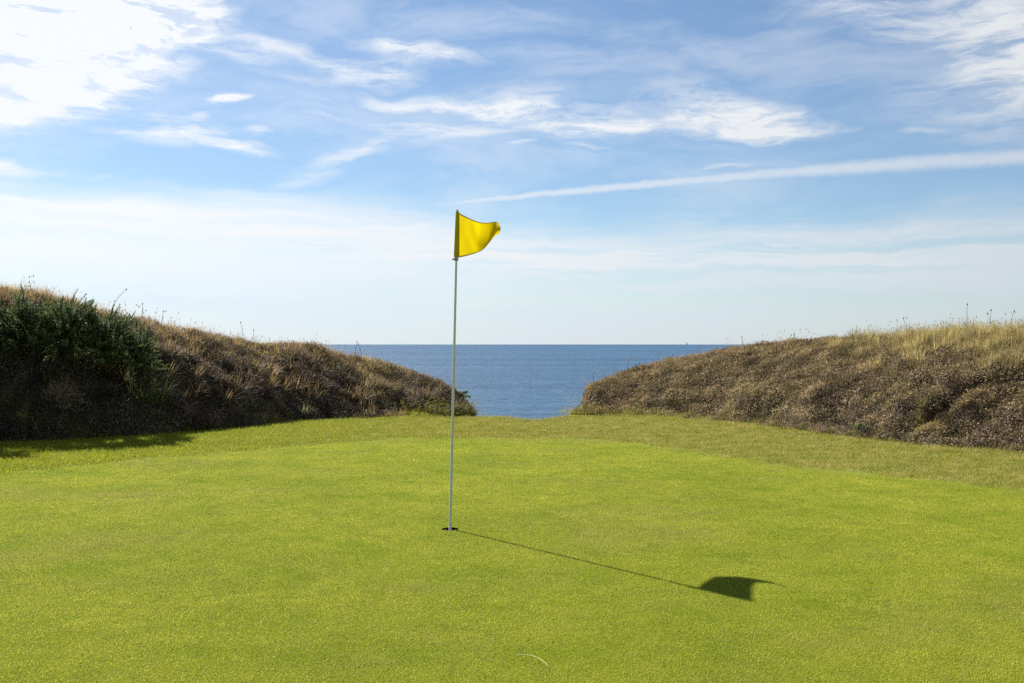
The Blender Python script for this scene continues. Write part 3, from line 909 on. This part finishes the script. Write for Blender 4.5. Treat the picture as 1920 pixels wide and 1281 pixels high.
def gorse(label, base, offs, rad, nshoot, seed, group=None, lean=(0.25, -0.45, 0.7), slen=(0.12, 0.25), mat=None, name="gorse_bush"):
    """dome of spiny shoots on branching stems; base is where it roots, offs the centre of the dome"""
    rng = np.random.default_rng(seed)
    root = empty(name, base, label=label, category="shrub")
    if group: root['group'] = group
    c = Vector(offs); parts = []; stems = []
    for k in range(nshoot):
        d = Vector(rng.normal(0, 1, 3)); d += Vector(lean) * 0.9; d.normalize()
        rr = (rng.uniform(0.55, 1.0) ** 0.6) * (1 + 0.4 * math.sin(d.x * 7 + seed) * math.cos(d.z * 6 + d.y * 5 + seed))
        tip = c + Vector((d.x * rad[0], d.y * rad[1], d.z * rad[2])) * rr
        dirv = (d * 1.15 + Vector((0, 0, 0.35)) + Vector(rng.normal(0, 0.25, 3))).normalized()
        L = rng.uniform(*slen)
        st = tip - dirv * L
        n = 60
        u = rng.random(n)
        q = Vector((0, 0, 1)).rotation_difference(dirv)
        pos = np.array([st + dirv * (L * a) for a in u])
        ln = 0.022 + 0.034 * (1 - u) * rng.uniform(0.6, 1.2, n)
        base_rnd = rng.random() ** 1.6 * 0.8
        # needles splay off the shoot
        V, T, R_ = blades(rng, np.zeros((n, 3)), ln, np.full(n, 0.008), rng.uniform(0, 6.28, n), np.radians(rng.uniform(30, 75, n)), np.radians(np.full(n, -15.0)), 2,
                          np.clip(base_rnd + rng.uniform(-0.15, 0.4, n), 0, 1))
        Mq = np.array(q.to_matrix())
        V = V @ Mq.T + np.repeat(pos, 5, 0)
        parts.append((V, T, R_))
        Vs, Ts, Rs = blades(rng, np.zeros((2, 3)), np.full(2, L), np.full(2, 0.007), np.array([0, 1.57]), np.zeros(2), np.zeros(2), 2, np.full(2, base_rnd * 0.5))
        parts.append((Vs @ Mq.T + np.array(st), Ts, Rs))
        if k % 7 == 0:
            m1 = Vector(c) * 0.55 + Vector(rng.normal(0, 0.05, 3))
            stems.append(tube([(rng.normal(0, 0.03), rng.normal(0, 0.03), -0.08), m1, st * 0.75 + c * 0.25, st], [0.014, 0.010, 0.006, 0.004], 5))
    V, T, R_ = join(parts)
    link("foliage", tri_mesh("foliage", V, T, {'rnd': R_}), mat or M_gorse, root)
    link("stems", poly_mesh("stems", stems), M_wood, root)
    return root

def bank_spot(fn, px, depth):
    x = (px - 960) / F * depth
    return x, depth, at_z(fn, x, depth)

GG = "gorse bushes on the left bank"
for k, (px, py, dep, rx, rz, n, lab) in enumerate([
        (-190, 570, 11.0, 0.52, 0.46, 230, "gorse bush beyond the left border of the photo"),
        (-70, 585, 11.3, 0.50, 0.46, 240, "gorse bush cut by the left edge of the photo"),
        (40, 622, 11.8, 0.48, 0.46, 290, "dark green gorse bush nearest the left edge, fully in view"),
        (120, 620, 11.9, 0.46, 0.45, 290, "tallest gorse bush, reaching the skyline of the left bank"),
        (196, 642, 12.05, 0.44, 0.42, 290, "grey-green gorse bush third from the left edge"),
        (262, 668, 12.4, 0.30, 0.42, 210, "narrow gorse bush at the right end of the gorse thicket")]):
    x, y, z = bank_spot(left_z, px, dep + 0.25)
    cz = EYE + (HOR - py) / F * dep
    cx = (px - 960) / F * dep
    gorse(lab, (x, y, z), (cx - x, dep - y, cz - z), (rx, 0.42, rz), n, 40 + k, GG)
x, y, z = bank_spot(left_z, 852, 16.95)
gorse("low dark shrub at the sea end of the left bank", (x, y, z), (0.0, -0.10, 0.02), (0.24, 0.18, 0.13), 120, 77, None, (0.3, -0.5, 0.2), (0.05, 0.10), name="shrub")

M_fern = blade_mat("green plant blades", [(0.0, (0.03, 0.055, 0.012)), (0.6, (0.08, 0.12, 0.03)), (1.0, (0.16, 0.19, 0.06))],
                   [(0.35, (0.05, 0.08, 0.02)), (0.65, (0.10, 0.12, 0.035))], 3, 0.4, 0.35, 0.2)
M_pale = blade_mat("pale grey leaves", [(0.0, (0.16, 0.19, 0.11)), (0.6, (0.30, 0.32, 0.21)), (1.0, (0.46, 0.46, 0.34))],
                   [(0.35, (0.2, 0.24, 0.13)), (0.65, (0.34, 0.34, 0.22))], 6, 0.3, 0.3, 0.2)
M_yell = blade_mat("yellow green leaves", [(0.0, (0.15, 0.14, 0.02)), (0.6, (0.34, 0.30, 0.03)), (1.0, (0.5, 0.42, 0.05))],
                   [(0.35, (0.2, 0.2, 0.03)), (0.65, (0.4, 0.33, 0.04))], 6, 0.3, 0.35, 0.2)

def plant(name, label, px, depth, fn, parts, mat, cat="plant"):
    x, y, z = bank_spot(fn, px, depth)
    V, T, R_ = join(parts)
    o = link(name, tri_mesh(name, V, T, {'rnd': R_}), mat, None, label=label, category=cat)
    o.location = (x, y, z - 0.01)
    return o
r2 = np.random.default_rng(5)
plant("grass_clump", "tall dark green grass clump hanging right of the gorse thicket", 278, 12.35, left_z, [tuft(r2, 220, 0.22, 0.2, 0.48, 0.005, 0.01, 45, 80)], M_fern)
plant("bracken_plant", "small green bracken plant in shade below the gorse thicket", 96, 11.75, left_z, [tuft(r2, 110, 0.13, 0.1, 0.26, 0.008, 0.016, 60, 70)], M_fern)
plant("leafy_plant", "pale grey-leaved plant at the foot of the left bank", 566, 14.45, left_z, [tuft(r2, 70, 0.08, 0.10, 0.26, 0.007, 0.013, 75, 40)], M_pale)
plant("leafy_plant", "low pale green plant beside the shaded foot of the left bank", 690, 15.0, left_z, [cushion(r2, 240, 0.13, 0.07, 0.03, 0.07, 0.012, 0.02)], M_pale)
plant("yellow_plant", "yellow-green cushion plant on the sea end of the left bank", 785, 16.9, left_z, [cushion(r2, 240, 0.20, 0.05, 0.02, 0.05, 0.012, 0.018)], M_yell)
plant("leafy_plant", "low green plant at the foot of the right bank nearest the gap", 1215, 16.4, right_z, [cushion(r2, 420, 0.2, 0.05, 0.03, 0.05, 0.01, 0.018)], M_fern)
plant("leafy_plant", "broad green leaves under the right bank, left of the dark hollow", 1625, 11.9, right_z, [cushion(r2, 220, 0.2, 0.06, 0.03, 0.06, 0.014, 0.022)], M_fern)

# single weed stalks that stand out against the sky and sea
M_stem = plain_mat("dry weed stem", (0.16, 0.12, 0.08), 0.8, 0.1)
M_head = plain_mat("dark seed head", (0.06, 0.045, 0.035), 0.9, 0.1)
M_headp = plain_mat("pale seed head", (0.5, 0.42, 0.32), 0.9, 0.1)
SG = "weed stalks on the skyline"
for k, (px, ptop, fn, sil, pale, lab) in enumerate([
        (205, 543, left_z, L_SIL, 0, "leaning weed stalk above the gorse thicket on the left bank"),
        (268, 570, left_z, L_SIL, 0, "tallest weed stalk just right of the gorse thicket"),
        (302, 584, left_z, L_SIL, 0, "second weed stalk right of the gorse thicket"),
        (457, 605, left_z, L_SIL, 0, "lone weed stalk with a round dark head on the left bank"),
        (474, 619, left_z, L_SIL, 0, "short upright weed stalk beside the lone round-headed one"),
        (665, 641, left_z, L_SIL, 0, "left one of two weed stalks standing against the sea horizon"),
        (679, 645, left_z, L_SIL, 0, "right one of two weed stalks standing against the sea horizon"),
        (1112, 697, right_z, R_SIL, 1, "pale grass plume on the left corner of the right bank"),
        (1176, 674, right_z, R_SIL, 1, "pale feathery grass plume leaning over the sea on the right bank"),
        (1394, 632, right_z, R_SIL, 0, "weed stalk where the right bank crosses the sea horizon"),
        (1489, 626, right_z, R_SIL, 0, "weed stalk with two heads midway along the right bank"),
        (1701, 597, right_z, R_SIL, 0, "thin weed stalk at the left end of the tall blond grass"),
        (1813, 571, right_z, R_SIL, 0, "tallest bare weed stalk above the blond grass"),
        (1856, 582, right_z, R_SIL, 0, "round-headed weed stalk above the blond grass"),
        (1893, 584, right_z, R_SIL, 0, "weed stalk close to the right edge of the photo")]):
    Wt = L_W if fn is left_z else R_W
    # walk along the column to the crest, the point that shows highest
    ds = np.linspace(11, 18.2, 300); xs_ = (px - 960) / F * ds
    Z, ins, d = fn(xs_, ds)
    ang = np.where(ins, (Z - EYE) / ds, -9)
    b = int(np.argmax(ang)); D = ds[b]; x = xs_[b]; z = Z[b]
    top = EYE + (HOR - ptop) / F * D
    h = max(top - z, 0.1)
    rr = np.random.default_rng(300 + k)
    lean = (rr.uniform(-0.25, 0.25) + (0.5 if k == 0 else 0)) * h
    root = empty("weed_stalk", (x, D, z), label=lab, category="weed", group=SG)
    pts = [(0, 0, -0.03), (lean * 0.2, 0, h * 0.4), (lean * 0.55, 0.01, h * 0.75), (lean, 0.01, h)]
    link("stem", poly_mesh("stem", [tube(pts, [0.004, 0.0035, 0.003, 0.0025], 5)]), M_stem, root)
    heads = [(lean, h)] + ([(lean - 0.05, h * 0.86)] if k in (1, 10, 13) else [])
    for hx, hz in heads:
        hr = 0.0085 if not pale else 0.008
        hl = 0.03 if not pale else 0.10
        link("seed_head", poly_mesh("seed_head", [tube([(hx, 0.01, hz - hl * 0.4), (hx, 0.01, hz - hl * 0.15), (hx + 0.004, 0.01, hz + hl * 0.3), (hx + 0.006, 0.01, hz + hl * 0.6)],
             [0.003, hr, hr * 0.8, 0.002], 6)]), M_headp if pale else M_head, root)

# ------------------------------------------------------------------ flagstick, flag, cup
M_pole = plain_mat("painted steel flagstick", (0.55, 0.57, 0.56), 0.28, 0.5, 0.0, 30, 0.05)
M_fit = plain_mat("grey plastic fitting", (0.30, 0.30, 0.29), 0.5, 0.3)
def pt(px, py, d):
    return Vector(((px - 960) / F * d, d, EYE + (HOR - py) / F * d))
base = Vector((POLE[0], POLE[1], 0))
root = empty("golf_flagstick", base, label="slim grey golf flagstick with a yellow flag standing in the cup", category="flagstick")
topw = pt(857.5, 396, 6.0)
rel = topw - base
def along(t): return tuple(rel * t)
bot = tuple(rel * (-0.095 / rel.z))
link("pole", poly_mesh("pole", [tube([bot, along(0.0), along(0.3), along(0.6), along(0.86), along(0.97)], [0.0085, 0.0085, 0.0082, 0.0078, 0.0072, 0.007], 20)]), M_pole, root)
link("ferrule", poly_mesh("ferrule", [tube([tuple(rel * (-0.097 / rel.z)), tuple(rel * (-0.01 / rel.z)), tuple(rel * (0.012 / rel.z)), tuple(rel * (0.016 / rel.z))], [0.0089, 0.0089, 0.0089, 0.0087], 20)]), plain_mat("white ferrule", (0.7, 0.7, 0.68), 0.4), root)
t_c = (HOR - 485.5) / F * 6.0 + EYE
tc0 = t_c / rel.z
clip = link("flag_clip", poly_mesh("flag_clip", [tube([along(tc0 - 0.006), along(tc0 - 0.004), along(tc0 + 0.004), along(tc0 + 0.006)], [0.010, 0.014, 0.014, 0.010], 14),
       ]), M_fit, root)
cc = rel * tc0
link("screw", poly_mesh("screw", [tube([(cc.x - 0.026, cc.y, cc.z - 0.002), (cc.x - 0.010, cc.y, cc.z - 0.002)], [0.005, 0.005], 8)]), plain_mat("dark screw", (0.05, 0.045, 0.04), 0.5), clip)

def cloth_mat(name, col, transl=0.55):
    m, T, out = new_mat(name)
    pos = T.node('ShaderNodeTexCoord').outputs['Object']
    wv = T.node('ShaderNodeTexWave'); wv.inputs['Scale'].default_value = 160
    T.put(wv.inputs['Vector'], pos)
    c = T.mix(T.smooth(T.noise(pos, 9, 3), 0.3, 0.7), col, tuple(v * 0.88 for v in col))
    d = T.node('ShaderNodeBsdfPrincipled'); T.put(d.inputs['Base Color'], c)
    d.inputs['Roughness'].default_value = 0.6; d.inputs['Specular IOR Level'].default_value = 0.08
    b = T.node('ShaderNodeBump'); b.inputs['Strength'].default_value = 0.12; b.inputs['Distance'].default_value = 0.001
    T.put(b.inputs['Height'], wv.outputs['Fac']); T.l.new(b.outputs[0], d.inputs['Normal'])
    t = T.node('ShaderNodeBsdfTranslucent'); T.put(t.inputs['Color'], c)
    mx = T.node('ShaderNodeMixShader'); mx.inputs[0].default_value = transl
    T.l.new(d.outputs[0], mx.inputs[1]); T.l.new(t.outputs[0], mx.inputs[2]); T.l.new(mx.outputs[0], out.inputs[0])
    return m
M_flag = cloth_mat("yellow flag cloth", (0.56, 0.425, 0.002), 0.5)
M_sleeve = cloth_mat("doubled yellow flag cloth", (0.50, 0.40, 0.008), 0.2)

def flag_mesh():
    us = [0, 0.2, 0.45, 0.68, 0.85, 0.95, 1.0]
    tops = [(861.5, 400, 6.005), (878, 408.5, 6.18), (896, 416.5, 6.32), (914, 418.5, 6.31), (928, 415, 6.28), (935, 416, 6.25), (937, 420, 6.22)]
    bots = [(861.0, 483, 6.000), (876, 480, 6.14), (892, 475, 6.26), (906, 469, 6.29), (917, 456, 6.30), (927, 442, 6.28), (936, 438, 6.25)]
    NU, NV = 44, 30
    V = []
    def cr(arr, u):
        arr = np.array(arr); return np.array([np.interp(u, us, arr[:, k]) for k in range(3)])
    # smooth the polylines with a small moving window
    def sm(arr, u):
        ww = [-0.08, -0.04, 0, 0.04, 0.08]
        return np.mean([cr(arr, min(max(u + q * min(1, u / 0.1, (1.0001 - u) / 0.1), 0), 1)) for q in ww], axis=0)
    for iu in range(NU + 1):
        u = iu / NU
        a, b = sm(tops, u), sm(bots, u)
        for iv in range(NV + 1):
            v = iv / NV
            p = b * (1 - v) + a * v
            # belly and diagonal folds running from the top of the hoist
            p[2] += 0.02 * math.sin(math.pi * v) * math.sin(math.pi * min(u, 1))
            fold = u * 1.0 + v * 0.75
            p[2] += 0.013 * math.sin(fold * 7.0 + 0.6) * u * (1 - 0.3 * v)
            p[2] += 0.0035 * math.sin((u * 1.5 + v * 0.8) * 11 + 1.0) * min(1, u * 3)
            s = sstep(np.array(u), 0.8, 1.0)
            p[2] -= 0.03 * float(s) * math.sin(math.pi * v)
            p[0] += 2.2 * float(s) * math.sin(math.pi * v)
            V.append(tuple(pt(p[0], p[1], p[2]) - base))
    Fs = [(i * (NV + 1) + j, (i + 1) * (NV + 1) + j, (i + 1) * (NV + 1) + j + 1, i * (NV + 1) + j + 1) for i in range(NU) for j in range(NV)]
    me = poly_mesh("flag", [(V, Fs)])
    off = Vector((0.0, -0.0012, 0.0))
    hems = []
    for j0, j1 in ((0, 1), (NV - 1, NV)):
        hv = [tuple(Vector(V[i * (NV + 1) + j]) + off) for i in range(NU + 1) for j in (j0, j1)]
        hems.append(poly_mesh("hem", [(hv, [(2 * i, 2 * i + 2, 2 * i + 3, 2 * i + 1) for i in range(NU)])]))
    return me, hems
flag_me, hem_mes = flag_mesh()
flag = link("flag", flag_me, M_flag, root)
for h_ in hem_mes: link("hem", h_, M_sleeve, flag)
def sleeve():
    # flattened tube of cloth around the top of the stick
    V = []; n = 16; rows = 14
    for k in range(rows + 1):
        f = k / rows
        py = 482 - f * 82
        left = 850.6 + f * 3.6; right = 861.6
        c = pt((left + right) / 2, py, 6.0) - base
        hw = (right - left) / 2 / F * 6.0
        for s in range(n):
            a = 2 * math.pi * s / n
            V.append((c.x + math.cos(a) * hw, c.y + math.sin(a) * 0.009, c.z + 0.003 * math.sin(a * 2)))
    f0 = rows * n
    tipc = pt(857.2, 392.5, 6.0) - base
    for s in range(n):
        a = 2 * math.pi * s / n
        V.append((tipc.x + math.cos(a) * 0.003, tipc.y + math.sin(a) * 0.003, tipc.z))
    Fs = [(k * n + s, k * n + (s + 1) % n, (k + 1) * n + (s + 1) % n, (k + 1) * n + s) for k in range(rows + 1) for s in range(n)]
    return poly_mesh("sleeve", [(V, Fs)])
link("sleeve", sleeve(), M_sleeve, flag)

# cup: dark soil wall above a plastic liner
cup = empty("hole_cup", (POLE[0], POLE[1], 0), label="round golf hole cut in the green around the flagstick", category="hole")
def ring_wall(r, z0, z1, floor=False, n=48):
    V = []; Fs = []
    for z in (z0, z1):
        for s in range(n):
            a = 2 * math.pi * s / n; V.append((r * math.cos(a), r * math.sin(a), z))
    for s in range(n): Fs.append((s, s + n, (s + 1) % n + n, (s + 1) % n))
    if floor: Fs.append(tuple(range(n)))
    return V, Fs
link("soil_wall", poly_mesh("soil_wall", [ring_wall(CUP_R, -0.03, -0.0005)]), surf_mat("dark soil", [(0.3, (0.015, 0.009, 0.006)), (0.7, (0.05, 0.028, 0.018))], 60), cup)
link("liner", poly_mesh("liner", [ring_wall(CUP_R - 0.0015, -0.11, -0.026, True)]), plain_mat("cup liner", (0.12, 0.11, 0.10), 0.5), cup)

# one dry grass stem lying on the green in the foreground
pts = []
for px, py, h in [(968, 1233.5, 0.012), (985, 1235, 0.016), (1000, 1239, 0.018), (1014, 1245, 0.018), (1024, 1252, 0.015), (1029, 1259, 0.011)]:
    x, y = gp(px, py); pts.append((x, y, h))
o0 = Vector((pts[0][0], pts[0][1], 0))
o = link("dry_grass_stem", poly_mesh("dry_grass_stem", [tube([tuple(Vector(p) - o0) for p in pts], [0.0004, 0.0006, 0.0008, 0.0009, 0.0007, 0.0004], 6)]),
         plain_mat("straw", (0.50, 0.43, 0.22), 0.6, 0.2), None, label="single curved straw-coloured grass stem lying on the green in the foreground", category="stem")
o.location = o0

# far sailing boat just below the horizon
bd_ = 7000.0
bx = (1288 - 960) / F * bd_
boat = empty("sailing_boat", (bx, bd_, SEA_Z), label="tiny white sailing boat on the sea horizon", category="boat")
hv = [(-7, -1.6, 1.6), (-7, 1.6, 1.6), (3, 1.9, 1.7), (3, -1.9, 1.7), (8.5, 0, 2.1), (-6, -1, -0.6), (-6, 1, -0.6), (3, 1, -0.6), (3, -1, -0.6), (7, 0, -0.3)]
hf = [(0, 3, 2, 1), (3, 4, 2), (0, 1, 6, 5), (1, 2, 7, 6), (2, 4, 9, 7), (4, 3, 8, 9), (3, 0, 5, 8), (5, 6, 7, 8), (8, 7, 9)]
M_white = plain_mat("white boat paint", (0.8, 0.8, 0.78), 0.4)
link("hull", poly_mesh("hull", [(hv, hf)], False), M_white, boat)
link("mast", poly_mesh("mast", [tube([(1, 0, 1.5), (1, 0, 25)], [0.16, 0.1], 8)]), M_white, boat)
def sail(pts, b):
    V = [tuple(Vector(p) + Vector((0, b * k, 0))) for k in (0, 1) for p in pts]
    return V, [(0, 1, 2), (5, 4, 3), (0, 3, 4, 1), (1, 4, 5, 2), (2, 5, 3, 0)]
link("mainsail", poly_mesh("mainsail", [sail([(0.6, 0, 3), (0.8, 0, 24), (-7, 0, 3)], 0.1)], False), M_white, boat)
link("jib", poly_mesh("jib", [sail([(1.3, 0.3, 22), (8.2, 0.3, 2.5), (1.5, 0.3, 3)], 0.1)], False), M_white, boat)
